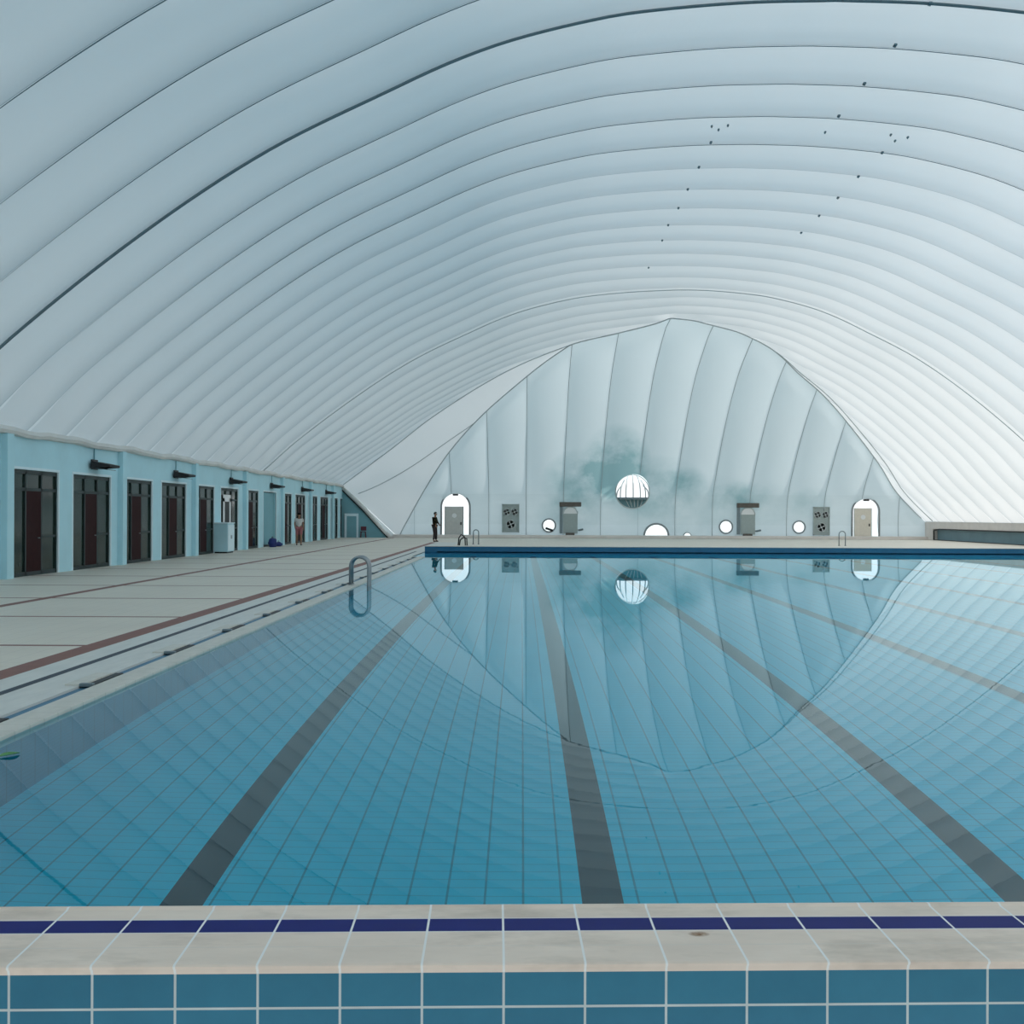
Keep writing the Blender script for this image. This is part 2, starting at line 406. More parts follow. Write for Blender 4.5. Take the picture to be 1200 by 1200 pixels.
# covers over the channel
gy = [8.15, 10.6, 13.0, 15.45, 17.8, 20.3, 22.9, 25.4, 28.2, 30.3, 32.7, 35.0, 37.3, 39.6, 41.3]
proto = None
ordw = ['nearest', 'second nearest', 'third nearest', 'fourth nearest', 'fifth nearest', 'sixth nearest', 'seventh nearest', 'eighth nearest', 'seventh from the far end', 'sixth from the far end', 'fifth from the far end', 'fourth from the far end', 'third from the far end', 'second from the far end', 'farthest']
for i, y in enumerate(gy):
    if proto is None:
        t = thing('drain_cover', '', 'drain cover', (-4.14, y, 0), 0, 'drain covers along the left gutter'); proto = t
        obj('cover_slab', B(-.20, -.03, -.45, .30, .0, .028, .006), M['lip'], t)
        obj('drain_slot', B(-.028, .05, -.40, .38, -.02, .014, .004), M['black'], t)
        obj('grip', B(-.06, .07, -.46, -.40, .0, .035, .006), M['steel_dark'], t)
    else:
        t = copy_tree(proto); t.location = (-4.14, y, 0)
    t['label'] = 'dark slotted drain cover in the left pool gutter, ' + ordw[i] + ' to the camera' if 'near' in ordw[i] else 'dark slotted drain cover in the left pool gutter, ' + ordw[i]

# near raised end wall (slightly skewed in plan)
SK = math.radians(1.4)
nw = sroot('wall_near', (-.045, 3.035, 0)); nw.rotation_euler = (0, 0, SK)
bm = bmesh.new(); box(bm, -5.0, 22.5, 0, .40, -.3, COPZ - .012)
obj('tiled_face', bm, M['near_face'], nw)
bm = bmesh.new()
prof = [(-.010, COPZ - .012), (-.012, COPZ - .004), (-.006, COPZ), (.405, COPZ + .002), (.418, COPZ + .008), (.432, COPZ + .006), (.440, COPZ - .006), (.440, COPZ - .03), (.0, COPZ - .03), (-.006, COPZ - .013)]
a = [bm.verts.new((-5.0, y, z)) for y, z in prof]; b = [bm.verts.new((22.5, y, z)) for y, z in prof]
bm.faces.new(a); bm.faces.new(b[::-1])
for k in range(len(prof)): bm.faces.new((a[k], b[k], b[(k+1) % len(prof)], a[(k+1) % len(prof)]))
obj('coping', bm, M['coping'], nw)
# far raised end wall
fw = sroot('wall_far', (0, PY1, 0))
bm = bmesh.new(); box(bm, PX0 - .54, 23.4, 0, .42, DEEP, FCOP - .02)
obj('tiled_face', bm, M['far_face'], fw)
bm = bmesh.new(); box(bm, PX0 - .56, 23.42, -.02, .46, FCOP - .02, FCOP + .005, .006)
obj('coping', bm, M['lip'], fw)

# ------------------------------------------------------------------ the air dome
PROF = spline([(-.001, 12.9), (2, 12.84), (4.1, 12.65), (5.2, 12.47), (7, 12.02), (8.3, 11.55), (9.6, 10.95), (12.4, 9.55), (15.1, 7.75), (18, 5.42), (19.7, 3.75), (20.6, 2.95), (22.5, 1.3)])
LEFT_END = spline([(-12.9, 3.75), (-9, 6.3), (-5.9, 8.35), (-1.3, 10.7), (2.8, 12.0), (5.74, 12.5), (8.44, 12.9)])
CAPY = spline([(0, 77.4), (1.5, 77.4), (3.2, 77.0), (5.3, 75.2), (7.7, 72.7), (9.4, 70.4), (10.8, 68), (11.8, 65.5), (12.5, 63.4), (12.8, 61.9), (12.92, 60.2)])
def bodyz(X, Y):
    xc = 6.8 + 1.6 * smooth(44, 62, Y)
    if X < xc: z = PROF((xc - X) * 19.7 / (xc - XL))
    else: z = PROF((X - xc) * 22.5 / (XR - xc))
    if X < 8.44:
        z = lerp(z, LEFT_END(X), smooth(48, 66, Y))
    return z
def mitre(X):
    Y = 68.0
    for _ in range(60): Y = lerp(Y, CAPY(bodyz(X, Y)), .5)
    return Y, bodyz(X, Y)
def bulge(v, pitch, off, amp):
    a = ((v - off) / pitch) % 1.0
    return amp * (1 - (2 * a - 1) ** 2)
def bnormal(X, Y):
    e = .05; s = (bodyz(X + e, Y) - bodyz(X - e, Y)) / (2 * e)
    return Vector((-s, 0, 1)).normalized()
NX = 170; xs = [XL + (XR - XL) * i / NX for i in range(NX + 1)]
ys = []; y = YN
k0 = math.floor((YN - S1Y) / PITCH)
yy = [S1Y + PITCH * (k0 + j / 10.0) for j in range(0, 460)]
ys = [YN] + [y for y in yy if YN + .01 < y < 77.6]
MIT = [mitre(x) for x in xs]
bm = bmesh.new(); grid = []
for i, X in enumerate(xs):
    ym, zm = MIT[i]; col = []
    eb = smooth(0, 1.6, min(X - XL, XR - X))
    for Y in ys:
        Yc = min(Y, ym)
        amp = .30 * eb * smooth(0, 1.2, ym - Yc)
        p = Vector((X, Yc, bodyz(X, Yc))) + bnormal(X, Yc) * bulge(Yc, PITCH, S1Y, amp)
        col.append(bm.verts.new(p))
    grid.append(col)
for i in range(NX):
    for j in range(len(ys) - 1):
        if ys[j] >= MIT[i][0] and ys[j] >= MIT[i+1][0]: continue
        try: bm.faces.new((grid[i][j], grid[i+1][j], grid[i+1][j+1], grid[i][j+1]))
        except ValueError: pass
bmesh.ops.remove_doubles(bm, verts=bm.verts, dist=1e-4)
bmesh.ops.delete(bm, geom=[v for v in bm.verts if not v.link_faces], context='VERTS')
dome = obj('ceiling', bm, M['mem_body'], kind='structure', smooth_shade=True, label='white inflated membrane roof with arched seams')
def on_body(X, Y, inset=.03):
    return Vector((X, Y, bodyz(X, Y))) - bnormal(X, Y) * inset
def body_pt_px(px, py):
    # where the view ray through a photo pixel meets the roof
    th = .0040; dx, dy = px - 600, py - 600
    ux, uy = dx * math.cos(th) + dy * math.sin(th), -dx * math.sin(th) + dy * math.cos(th)
    a, b = (ux - 11) / F, -(uy - 4) / F
    lo, hi = 5.0, 76.0
    for _ in range(50):
        Y = (lo + hi) / 2; X = a * Y; z = CAMH + b * Y
        if X < XL or X > XR or z > bodyz(X, Y): hi = Y
        else: lo = Y
    return a * lo, lo
def seam(name, pts, r, mat, parent): return obj(name, T(pts, r, n=8), mat, parent, smooth_shade=True)
def arch(Y, r, mat, inset=.02):
    x0 = XL if r > .02 else -10.8
    return seam('seam_cable', [on_body(lerp(x0, XR, i / 120), Y, inset) for i in range(121)], [r * min(1, .15 + i / 14) if x0 > XL else r for i in range(121)], mat, dome)
arch(S1Y, .035, M['cable'])
arch(S1Y + PITCH * 13.2, .022, M['cable_light'])
for k in (-3, -2, -1, 1, 2, 3, 4): arch(S1Y + PITCH * k, .010, M['cable'])

# end cap with openings for the clear windows and the two airlock doors
FAN = [(-8.9, 0.0), (-8.6, .66), (-7.0, 3.45), (-4.93, 6.2), (-2.36, 8.65), (.39, 10.5), (2.9, 11.75)]
FANF = spline(FAN)
XJ = 2.9
zJ = mitre(XJ)[1]
def cap_top(X):
    return min(FANF(X) + (zJ - 11.75) * smooth(-2, XJ, X), 99) if X < XJ else min(mitre(X)[1], 12.92)
def arch_outline(cx, z0, w, h, n=28):
    # door shape: straight sides, round head
    r = w / 2; pts = [(cx - r, z0), (cx + r, z0)]
    for k in range(n + 1):
        a = math.pi * k / n; pts.append((cx + r * math.cos(a), h - r + r * math.sin(a)))
    return pts
HOLES = []   # (kind, data)
HOLES.append(('c', 2.0, .93, .44)); HOLES.append(('c', 14.85, .88, .44)); HOLES.append(('c', 20.15, .88, .41))
HOLES.append(('c', 8.0, 3.40, 1.22))
HOLES.append(('h', 9.8, .20, .86))
HOLES.append(('c', 12.05, .17, .28))
HOLES.append(('a', -4.78, 0.0, 1.95, 3.22)); HOLES.append(('a', 24.98, 0.0, 1.85, 2.95))
def hole_d(h, x, z):
    # signed distance, negative inside
    if h[0] == 'c': return math.hypot(x - h[1], z - h[2]) - h[3]
    if h[0] == 'h': return max(math.hypot(x - h[1], z - h[2]) - h[3], h[2] - z)
    _, cx, z0, w, hh = h; r = w / 2; zc = hh - r
    if z > zc: return math.hypot(x - cx, z - zc) - r
    return abs(x - cx) - r
bm = bmesh.new(); cols = []
cx0, cx1 = -8.9, XR; NC = 283
zfix = [k * .1 for k in range(45)]
for i in range(NC + 1):
    X = lerp(cx0, cx1, i / NC); top = cap_top(X); c_ = []
    zs_ = [min(z, top) for z in zfix] + [lerp(4.5, top, j / 50) if top > 4.5 else top for j in range(51)]
    for z in zs_:
        edge = smooth(0, 1.0, top - z) * smooth(0.0, 1.5, z) * smooth(0, 1, XR - X)
        y = CAPY(z); s = (CAPY(z + .05) - CAPY(max(0, z - .05))) / .1
        nrm = Vector((0, 1, -s)).normalized()
        c_.append(bm.verts.new(Vector((X, y, z)) + nrm * bulge(X, 2.7, 8.44, .20 * edge)))
    cols.append(c_)
for i in range(NC):
    for j in range(len(cols[0]) - 1):
        f = bm.faces.new((cols[i][j], cols[i+1][j], cols[i+1][j+1], cols[i][j+1]))
dl = [f for f in bm.faces if any(hole_d(h, f.calc_center_median().x, f.calc_center_median().z) < 0 for h in HOLES)]
bmesh.ops.delete(bm, geom=dl, context='FACES')
for e in bm.edges:
    if len(e.link_faces) == 1:
        for v in e.verts:
            for h in HOLES:
                d = hole_d(h, v.co.x, v.co.z)
                if abs(d) < .09 and v.co.z > .02:
                    e_ = 1e-3
                    gx = hole_d(h, v.co.x + e_, v.co.z) - d; gz = hole_d(h, v.co.x, v.co.z + e_) - d
                    gl_ = math.hypot(gx, gz) or 1; v.co.x -= d * gx / gl_; v.co.z -= d * gz / gl_
bmesh.ops.remove_doubles(bm, verts=bm.verts, dist=1e-4)
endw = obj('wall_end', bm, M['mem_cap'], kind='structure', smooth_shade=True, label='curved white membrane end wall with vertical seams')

# corner gusset between roof and end wall on the left
def Apt(t):
    X = lerp(XJ, XL, t); Y, z = mitre(X); return Vector((X, Y, z))
def Fpt(t):
    X = lerp(XJ, -8.9, t ** .95); z = cap_top(X); return Vector((X, CAPY(z), z))
bm = bmesh.new(); NT, NS = 60, 10; g = []
for i in range(NT + 1):
    t = i / NT; a, b = Apt(t), Fpt(t)
    g.append([bm.verts.new(a.lerp(b, s / NS) + Vector((-.02, .06, .02)) * math.sin(math.pi * s / NS)) for s in range(NS + 1)])
for i in range(NT):
    for s in range(NS): bm.faces.new((g[i][s], g[i+1][s], g[i+1][s+1], g[i][s+1]))
bmesh.ops.remove_doubles(bm, verts=bm.verts, dist=1e-4)
a_ = bm.verts.new(Apt(1) + Vector((-.35, .05, .15))); b_ = bm.verts.new((-10.1, 77.45, -.05)); c_ = bm.verts.new(Fpt(1) + Vector((0, 0, -.03))); d_ = bm.verts.new(Apt(1) + Vector((.0, 0, 0)))
bm.faces.new((a_, b_, c_, d_))
gus = obj('corner_panel', bm, M['mem_plain'], endw, smooth_shade=True)
IN = Vector((0, -.05, -.03))
seam('seam_cable', [Apt(t / 60) + IN for t in range(61)], .028, M['cable_light'], endw)
seam('seam_cable', [Fpt(t / 60) + IN for t in range(61)], .035, M['cable_light'], endw)
seam('seam_cable', [(Apt(lerp(.98, .50, t / 20)).lerp(Fpt(lerp(.98, .50, t / 20)), lerp(.22, 1.0, (t / 20))) + IN) for t in range(21)], .026, M['cable_light'], endw)
def mp(X, off=(0, 0, 0)):
    Y, z = mitre(X); return Vector((X, Y, z)) + IN + Vector(off)
seam('seam_cable', [mp(lerp(XJ, 29.0, t / 120)) for t in range(121)], .035, M['cable_light'], endw)
# second tape running beside the right-hand seam, on the roof side
pts = []
for t in range(61):
    X = lerp(15.2, 29.1, t / 60); Y, z = mitre(X); q_ = (t / 60) ** .8; Y2 = Y - 1.7 * q_; X2 = X + .15 * q_
    pts.append(on_body(min(X2, 29.2), Y2, .03))
seam('seam_cable', pts, .028, M['cable_light'], endw)
for k in range(-5, 8):
    X = 8.44 + 2.7 * k
    if X > 28: continue
    top = cap_top(X); pts = []
    z0 = .25
    for h in HOLES:
        for q in range(60):
            zz = q * .1
            if hole_d(h, X, zz) < .08 and zz < top: z0 = max(z0, zz + .1)
    for j in range(41):
        z = lerp(z0, top, j / 40); pts.append((X, CAPY(z) - .015, z - .005))
    seam('seam_cable', pts, .020, M['cable_light'], endw)
# near end of the dome, behind the camera
bm = bmesh.new()
vs_ = [bm.verts.new((x, YN, bodyz(x, YN))) for x in xs] + [bm.verts.new((XR, YN, 0)), bm.verts.new((XL, YN, 0))]
bm.faces.new(vs_)
obj('wall_behind', bm, M['mem_plain'], kind='structure')

# roof brackets: small dark fixings along the seams
spots = [(1090, 3), (1049, 52), (1013, 97), (983, 135), (1034, 178), (1006, 206), (982, 231), (960, 252), (939, 272),
         (833, 166), (819, 195), (806, 221), (795, 243), (783, 263), (776, 281), (760, 313),
         (834, 147), (842, 151), (853, 146), (967, 154), (1044, 157), (1049, 164), (1064, 160)]
descr = ['on the thick dark arch seam, the highest one in view', 'on the first seam below the thick dark arch', 'on the second seam below the thick dark arch', 'on the third seam below the thick dark arch',
         'right-hand one on the fourth seam below the thick arch', 'right-hand one on the fifth seam below the thick arch', 'right-hand one on the sixth seam below the thick arch', 'right-hand one on the seventh seam below the thick arch', 'right-hand one on the eighth seam below the thick arch',
         'left-hand one on the fourth seam below the thick arch', 'left-hand one on the fifth seam below the thick arch', 'left-hand one on the sixth seam below the thick arch', 'left-hand one on the seventh seam below the thick arch', 'left-hand one on the eighth seam below the thick arch', 'left-hand one on the ninth seam below the thick arch', 'the one closest above the apex of the end wall',
         'left dot of the left-hand trio between two seams', 'middle dot of the left-hand trio between two seams', 'right dot of the left-hand trio between two seams', 'lone dot between the two trios', 'left dot of the right-hand trio between two seams', 'lowest dot of the right-hand trio between two seams', 'right dot of the right-hand trio between two seams']
me0 = None
for (px, py), d in zip(spots, descr):
    X, Y = body_pt_px(px, py)
    if me0 is None:
        bm = bmesh.new(); box(bm, -.09, .09, -.05, .05, -.05, .03, .012); tube(bm, [(0, 0, -.05), (0, 0, -.09)], .03)
        o = obj('roof_bracket', bm, M['cable']); me0 = o.data
    else:
        o = bpy.data.objects.new('roof_bracket', me0); C.objects.link(o)
    nn = bnormal(X, Y); o.location = Vector((X, Y, bodyz(X, Y))) - nn * .02
    o.rotation_euler = nn.to_track_quat('Z', 'Y').to_euler()
    o.scale = (.5, .5, .6) if 'between' in d else (.7, .7, .6)
    tag(o, 'small dark roof bracket, ' + d, 'bracket', 'dark brackets on the membrane roof')

# ------------------------------------------------------------------ left building
OPEN = [26.9 + 3.77 * k for k in range(14)]; OW = 2.8; OH = 2.80; BT = 3.66; YB = 77.6
bm = bmesh.new()
edges = []
prev = YN
for s in OPEN:
    e = min(s + OW, YB - .12)
    if s > prev: box(bm, XL - .30, XL, prev, s, 0, OH)
    prev = e
box(bm, XL - .30, XL, prev, YB, 0, OH)
box(bm, XL - .30, XL, YN, YB, OH, BT)
fl = obj('wall_left', bm, M['facade'], kind='structure', label='light blue changing-room building front')
# pilasters
for k in range(8):
    y = 26.42 + 7.66 * (k - 0)
    if y > 74: break
    bm = bmesh.new(); box(bm, XL - .01, XL + .17, y, y + .36, 0, BT - .02, .01)
    obj('pilaster', bm, M['facade'], fl)
bm = bmesh.new(); box(bm, XL - .01, XL + .17, 18.9, 19.26, 0, BT - .02, .01); obj('pilaster', bm, M['facade'], fl)
# rooms behind, roof, membrane skirt
bm = bmesh.new(); box(bm, XL - 6.0, XL - 5.8, YN, YB, 0, BT)
obj('back_wall', bm, M['interior'], fl)
bm = bmesh.new(); box(bm, XL - 6.0, XL - .25, YN, YB, BT - .2, BT)
box(bm, XL - .30, XL - .01, YN, YB + .3, BT - .05, BT + .16); box(bm, XL - .5, XL + .12, YB - .34, YB + .3, BT - .6, BT + .35)
obj('roof_slab', bm, M['interior'], fl)
bm = bmesh.new(); box(bm, XL - 6.0, XL, YB, YB + .3, 0, BT)
obj('gable_wall', bm, M['interior'], fl)
bm = bmesh.new()
N_ = 150
pr = [(XL - .05, BT - .04), (XL + .14, BT - .02), (XL + .18, BT + .06), (XL + .10, BT + .17), (XL - .05, BT + .14)]
rings = []
for i in range(N_ + 1):
    y = lerp(YN, YB - .05, i / N_); wv = .03 * math.sin(y * 1.3) + .02 * math.sin(y * 3.1)
    rings.append([bm.verts.new((x, y, z + wv * (1 if q else .3))) for q, (x, z) in enumerate(pr)])
for a, b in zip(rings, rings[1:]):
    for q in range(len(pr)): bm.faces.new((a[q], b[q], b[(q+1) % 5], a[(q+1) % 5]))
obj('trim_3', bm, M['skirt'], kind='structure', smooth_shade=False, label='pale membrane clamping strip along the building top')
# triangular end wall and its sloping skirt
tri = sroot('wall_triangle')
bm = bmesh.new(); prism_y(bm, [(XL - .2, 0), (-9.55, 0), (-9.6, .1), (XL + .1, BT + .02), (XL - .2, BT + .1)], YB - .85, YB - .70)
obj('panel', bm, M['facade_dark'], tri)
bm = bmesh.new(); tube(bm, [(XL - .05, YB - .82, BT + .02), (-11.2, YB - .82, 1.98), (-9.9, YB - .82, .42), (-9.35, YB - .82, .0)], .15, 8)
obj('sloping_skirt', bm, M['skirt'], tri, smooth_shade=True)
bm = bmesh.new(); tube(bm, [(XL + .0, YB - .93, BT - .25), (-11.25, YB - .93, 1.78), (-9.6, YB - .93, .0)], .04, 6)
obj('shadow_gap_strip', bm, M['black'], tri, label='thin black edge strip')
dr = sroot('door_15', (0, YB - .92, 0))
bm = bmesh.new(); box(bm, -12.72, -12.56, 0, .06, 0, 1.55); box(bm, -11.86, -11.72, 0, .06, 0, 1.55); box(bm, -12.72, -11.72, -.01, .05, 1.55, 1.74)
obj('door_frame', bm, M['facade_white'], dr)
bm = bmesh.new(); box(bm, -12.56, -11.86, .02, .05, 0, 1.55); obj('door_leaf', bm, M['facade_dark'], dr)

# glazed fronts in the openings
for k, s in enumerate(OPEN):
    e = min(s + OW, YB - .12); Wd = e - s
    d = sroot('door_%d' % (k + 1), (XL - .07, s, 0))
    # pale painted reveal edge
    bm = bmesh.new(); box(bm, .04, .085, -.06, .01, 0, OH); box(bm, .04, .085, Wd - .01, Wd + .06, 0, OH); box(bm, .04, .085, -.06, Wd + .06, OH - .01, OH + .06)
    obj('painted_surround', bm, M['facade_white'], d)
    if k == 7:
        bm = bmesh.new(); box(bm, -.03, .03, .1, Wd - .05, .12, OH - .05); box(bm, .03, .05, Wd - .5, Wd - .42, .12, OH - .05); obj('shutter_panel', bm, M['facade_dark'], d)
        bm = bmesh.new(); box(bm, -.05, .02, 0, Wd, 0, .12); obj('threshold', bm, M['black'], d)
        continue
    tz = OH - .52
    bm = bmesh.new(); t_ = .07
    for y0 in (0, Wd * .33 - t_/2, Wd * .66 - t_/2, Wd - t_): box(bm, -.04, .04, y0, y0 + t_, 0, OH - .02)
    box(bm, -.04, .04, 0, Wd, OH - .12, OH - .02); box(bm, -.04, .04, 0, Wd, tz - .04, tz + .04); box(bm, -.04, .04, 0, Wd, 0, .12)
    box(bm, -.04, .04, Wd*.66, Wd, 1.0, 1.06)
    obj('frame', bm, M['frame_dark'], d)
    for q, (a_, b_) in enumerate(((0, .33), (.33, .66), (.66, 1.0))):
        bm = bmesh.new(); box(bm, -.012, .0, a_ * Wd + .03, b_ * Wd - .03, tz, OH - .1); obj('transom_pane', bm, M['glass_dark'], d)
    for a_, b_ in ((0, .33), (.66, 1.0)):
        bm = bmesh.new(); box(bm, -.012, .0, a_ * Wd + .03, b_ * Wd - .03, .1, tz); obj('side_pane', bm, M['glass_dark'], d)
    bm = bmesh.new(); box(bm, -.02, .035, .33 * Wd + .03, .66 * Wd - .03, .03, tz - .04)
    lf = obj('door_leaf', bm, M['leaf'], d)
    bm = bmesh.new(); tube(bm, [(.035, .62 * Wd - .1, 1.0), (.09, .62 * Wd - .1, 1.0), (.09, .62 * Wd - .22, 1.0)], .012, 8); obj('handle', bm, M['steel'], lf)
# the bright doorway beside the cabinet, its glare painted as a white surround
wd = OPEN[5]
t = thing('bright_doorway', 'tall bright doorway with white glare around a black centre behind the blue cabinet', 'doorway', (XL - .03, wd + 1.05, 0))
bm = bmesh.new(); box(bm, 0, .03, -.62, -.42, .95, 2.35); box(bm, 0, .03, .35, .55, .95, 2.35); box(bm, 0, .03, -.62, .55, 2.2, 2.5); box(bm, 0, .03, -.62, .55, .0, .95)
obj('frame', bm, M['white'], t)
bm = bmesh.new(); box(bm, .0, .02, -.42, .35, .95, 2.2); obj('panel', bm, M['black'], t)

# wall floodlights
lampY = [24.5, 32.15, 39.75, 47.35, 55.0, 62.7, 70.4]
proto = None
near = ['cut off by the left picture edge', 'nearest fully seen', 'second fully seen from the left', 'above the blue cabinet', 'above the blue shuttered bay', 'above the person in pink shorts', 'farthest along the wall']
for y, d in zip(lampY, near):
    if proto is None:
        proto = t = thing('floodlight', '', 'floodlight', (XL, y, 3.12), 0, 'black floodlights on the blue building front')
        bm = bmesh.new(); box(bm, .06, .60, -.42, .42, -.13, .10, .03)
        for v in bm.verts:
            u = (v.co.x - .06) / .54; v.co.z = v.co.z * (1 - .68 * u) + .04 * u; v.co.y += .12 * u
        bmesh.ops.rotate(bm, verts=bm.verts, cent=(.1, 0, 0), matrix=Matrix.Rotation(math.radians(8), 3, 'Y'))
        hs = obj('housing', bm, M['black'], t)
        bm = bmesh.new(); box(bm, .14, .54, -.30, .40, -.10, -.085)
        bmesh.ops.rotate(bm, verts=bm.verts, cent=(.1, 0, 0), matrix=Matrix.Rotation(math.radians(8), 3, 'Y'))
        obj('lens', bm, M['steel_dark'], t)
        bm = bmesh.new(); box(bm, 0, .05, -.22, .22, -.14, .16, .01); box(bm, .03, .14, -.20, -.15, -.05, .02); box(bm, .03, .14, .15, .20, -.05, .02); obj('bracket', bm, M['black'], t)
        bm = bmesh.new(); tube(bm, [(.02, 0, .12), (.02, 0, .6)], .018, 8); obj('cable', bm, M['facade_dark'], t)
    else:
        t = copy_tree(proto); t.location = (XL, y, 3.12)
    t['label'] = 'black wall floodlight on the blue building, ' + d

# cabinet beside the wall
t = thing('cabinet', 'pale blue waist-high cabinet standing against the blue building', 'cabinet', (-12.6, 45.2, FZ))
obj('body', B(-.29, .28, -.45, .55, .06, 1.24, .012), M['facade'], t)
obj('top', B(-.30, .31, -.48, .58, 1.24, 1.29, .01), M['facade_white'], t)
bm = bmesh.new(); box(bm, .28, .30, -.43, .04, .1, 1.2, .005); d1 = obj('door', bm, M['facade_white'], t); obj('handle', B(.30, .32, -.02, .0, .6, .75, .004), M['steel'], d1)
bm = bmesh.new(); box(bm, .28, .30, .06, .53, .1, 1.2, .005); d2 = obj('door', bm, M['facade_white'], t); obj('handle', B(.30, .32, .10, .12, .6, .75, .004), M['steel'], d2)
obj('plinth', B(-.27, .25, -.42, .52, 0, .06), M['black'], t)

# blue bags on the floor by the shutter
M['bag'] = plain('dark_blue_cloth', (.02, .035, .16), .8, var=.3)
def lump(name, r, mat, loc, sc3, seed, parent=None):
    random.seed(seed); bm = bmesh.new(); bmesh.ops.create_icosphere(bm, subdivisions=3, radius=r)
    ph = [random.uniform(0, 6) for _ in range(6)]
    for v in bm.verts:
        c = v.co; k = 1 + .10 * math.sin(5*c.x/r + ph[0]) * math.sin(4*c.y/r + ph[1]) + .06 * math.sin(9*c.z/r + ph[2])
        v.co = Vector((c.x * sc3[0] * k, c.y * sc3[1] * k, max(c.z, -r*.75) * sc3[2] * k + r * .75 * sc3[2]))
    return obj(name, bm, mat, parent, smooth_shade=True, loc=loc)
b1 = thing('bag', 'dark blue cloth bag on the deck by the shuttered bay, larger of two', 'bag', (-12.5, 53.6, FZ), 0, 'dark blue bags by the shuttered bay')
lump('sack', .3, M['bag'], (0, 0, 0), (.7, 1.0, .9), 3, b1); obj('strap', T([(0, -.15, .35), (0, -.1, .52), (0, .1, .52), (0, .15, .35)], .015, 6), M['black'], b1)
b2 = thing('bag', 'low dark blue cloth bag behind the larger one by the shutter', 'bag', (-12.5, 54.9, FZ), 0, 'dark blue bags by the shuttered bay')
lump('sack', .25, M['bag'], (0, 0, 0), (.8, 1.7, .5), 5, b2); obj('strap', T([(0, -.2, .17), (0, -.1, .28), (0, .1, .28), (0, .2, .17)], .012, 6), M['black'], b2)
# small maroon stool near the triangular wall
M['maroon'] = plain('maroon_plastic', (.12, .03, .045), .6)
t = thing('stool', 'small dark maroon stool before the teal triangular wall', 'stool', (-11.3, YB - 1.35, FZ))
obj('seat', B(-.2, .2, -.18, .18, .40, .45, .02), M['maroon'], t)
for sx_ in (-1, 1):
    for sy_ in (-1, 1):
        obj('leg', T([(sx_*.15, sy_*.13, .40), (sx_*.19, sy_*.17, 0)], .022, 8), M['maroon'], t)
obj('backrest', B(-.2, .2, .15, .19, .5, .8, .02), M['maroon'], t)

# ------------------------------------------------------------------ end wall fittings
M['rim'] = plain('grey_window_rim', (.26, .28, .29), .6)
def rim_circle(cx, cz, r, y, w=.05, a0=0, a1=2*math.pi):
    full = abs(a1 - a0 - 2*math.pi) < 1e-3; n_ = 36
    pts = [(cx + r*math.cos(lerp(a0, a1, k/n_)), y, cz + r*math.sin(lerp(a0, a1, k/n_))) for k in range(n_ if full else n_ + 1)]
    return T(pts, w, 8, closed=full)
def pane_outline(pts, y, th=.01): return prism_y(bmesh.new(), pts, y, y + th)
def circ(cx, cz, r, n=36, a0=0, a1=2*math.pi): return [(cx + r*math.cos(lerp(a0, a1, k/n)), cz + r*math.sin(lerp(a0, a1, k/n))) for k in range(n if a1 - a0 > 6.2 else n + 1)]
YW = CAPY(1.0) - .02
wn = 1
for (cx, cz, r, bar) in ((2.0, .93, .44, True), (14.85, .88, .44, False), (20.15, .88, .41, False)):
    r_ = sroot('window_%d' % wn); wn += 1
    obj('window_frame', rim_circle(cx, cz, r + .03, YW, .055), M['rim'], r_)
    obj('pane', pane_outline(circ(cx, cz, r), YW), M['clear'], r_)
    if bar:
        bm = bmesh.new(); box(bm, -.28, .28, -.05, .05, -.08, .08, .02); bmesh.ops.rotate(bm, verts=bm.verts, cent=(0, 0, 0), matrix=Matrix.Rotation(math.radians(-18), 3, 'Y').to_3x3() if False else Matrix.Rotation(math.radians(18), 3, 'Y'))
        bmesh.ops.translate(bm, verts=bm.verts, vec=(cx + .02, YW - .05, cz - .28)); obj('grip_bar', bm, M['black'], r_)
r_ = sroot('window_%d' % wn); wn += 1
obj('window_frame', rim_circle(9.8, .20, .88, YW, .07, 0, math.pi), M['rim'], r_)
obj('pane', pane_outline(circ(9.8, .20, .86, 36, 0, math.pi), YW), M['clear'], r_)
obj('window_sill', B(9.8 - .86, 9.8 + .86, YW - .12, YW + .05, .04, .22, .02), M['black'], r_)
r_ = sroot('window_%d' % wn); wn += 1  # small window standing in for a bright sun patch near the deck
obj('window_frame', rim_circle(12.05, .17, .28, YW, .03, 0, math.pi), M['rim'], r_)  # rim of the small window standing in for the sun patch
obj('pane', pane_outline(circ(12.05, .17, .28), YW), M['clear'], r_)
# big round ribbed window (clear upper half, teal lower fabric)
r_ = sroot('window_%d' % wn); wn += 1
YR = CAPY(3.4) - .02
bx, bz, br = 8.0, 3.40, 1.22
obj('window_frame', rim_circle(bx, bz, br, YR, .05), M['grey_light'], r_)
bm = bmesh.new(); nn_ = 24
for part in range(1):
    rings = []
    for a in range(7):
        rr = br * math.sin(math.pi/2 * (1 - a/6)) if a < 6 else 0.001; yy_ = -.55 * (1 - math.cos(math.pi/2 * (a/6)) if False else math.sin(math.pi/2 * a/6))
        rings.append([bm.verts.new((bx + rr*math.cos(math.pi*k/nn_), YR + yy_, bz - .35 + max(0, rr*math.sin(math.pi*k/nn_)) + (.35 if False else 0) + 0.35*(math.sin(math.pi*k/nn_)))) for k in range(nn_ + 1)])
    for a, b in zip(rings, rings[1:]):
        for k in range(nn_): bm.faces.new((a[k], a[k+1], b[k+1], b[k]))
bmesh.ops.remove_doubles(bm, verts=bm.verts, dist=1e-3)
obj('clear_hood', bm, M['clear'], r_, smooth_shade=True)
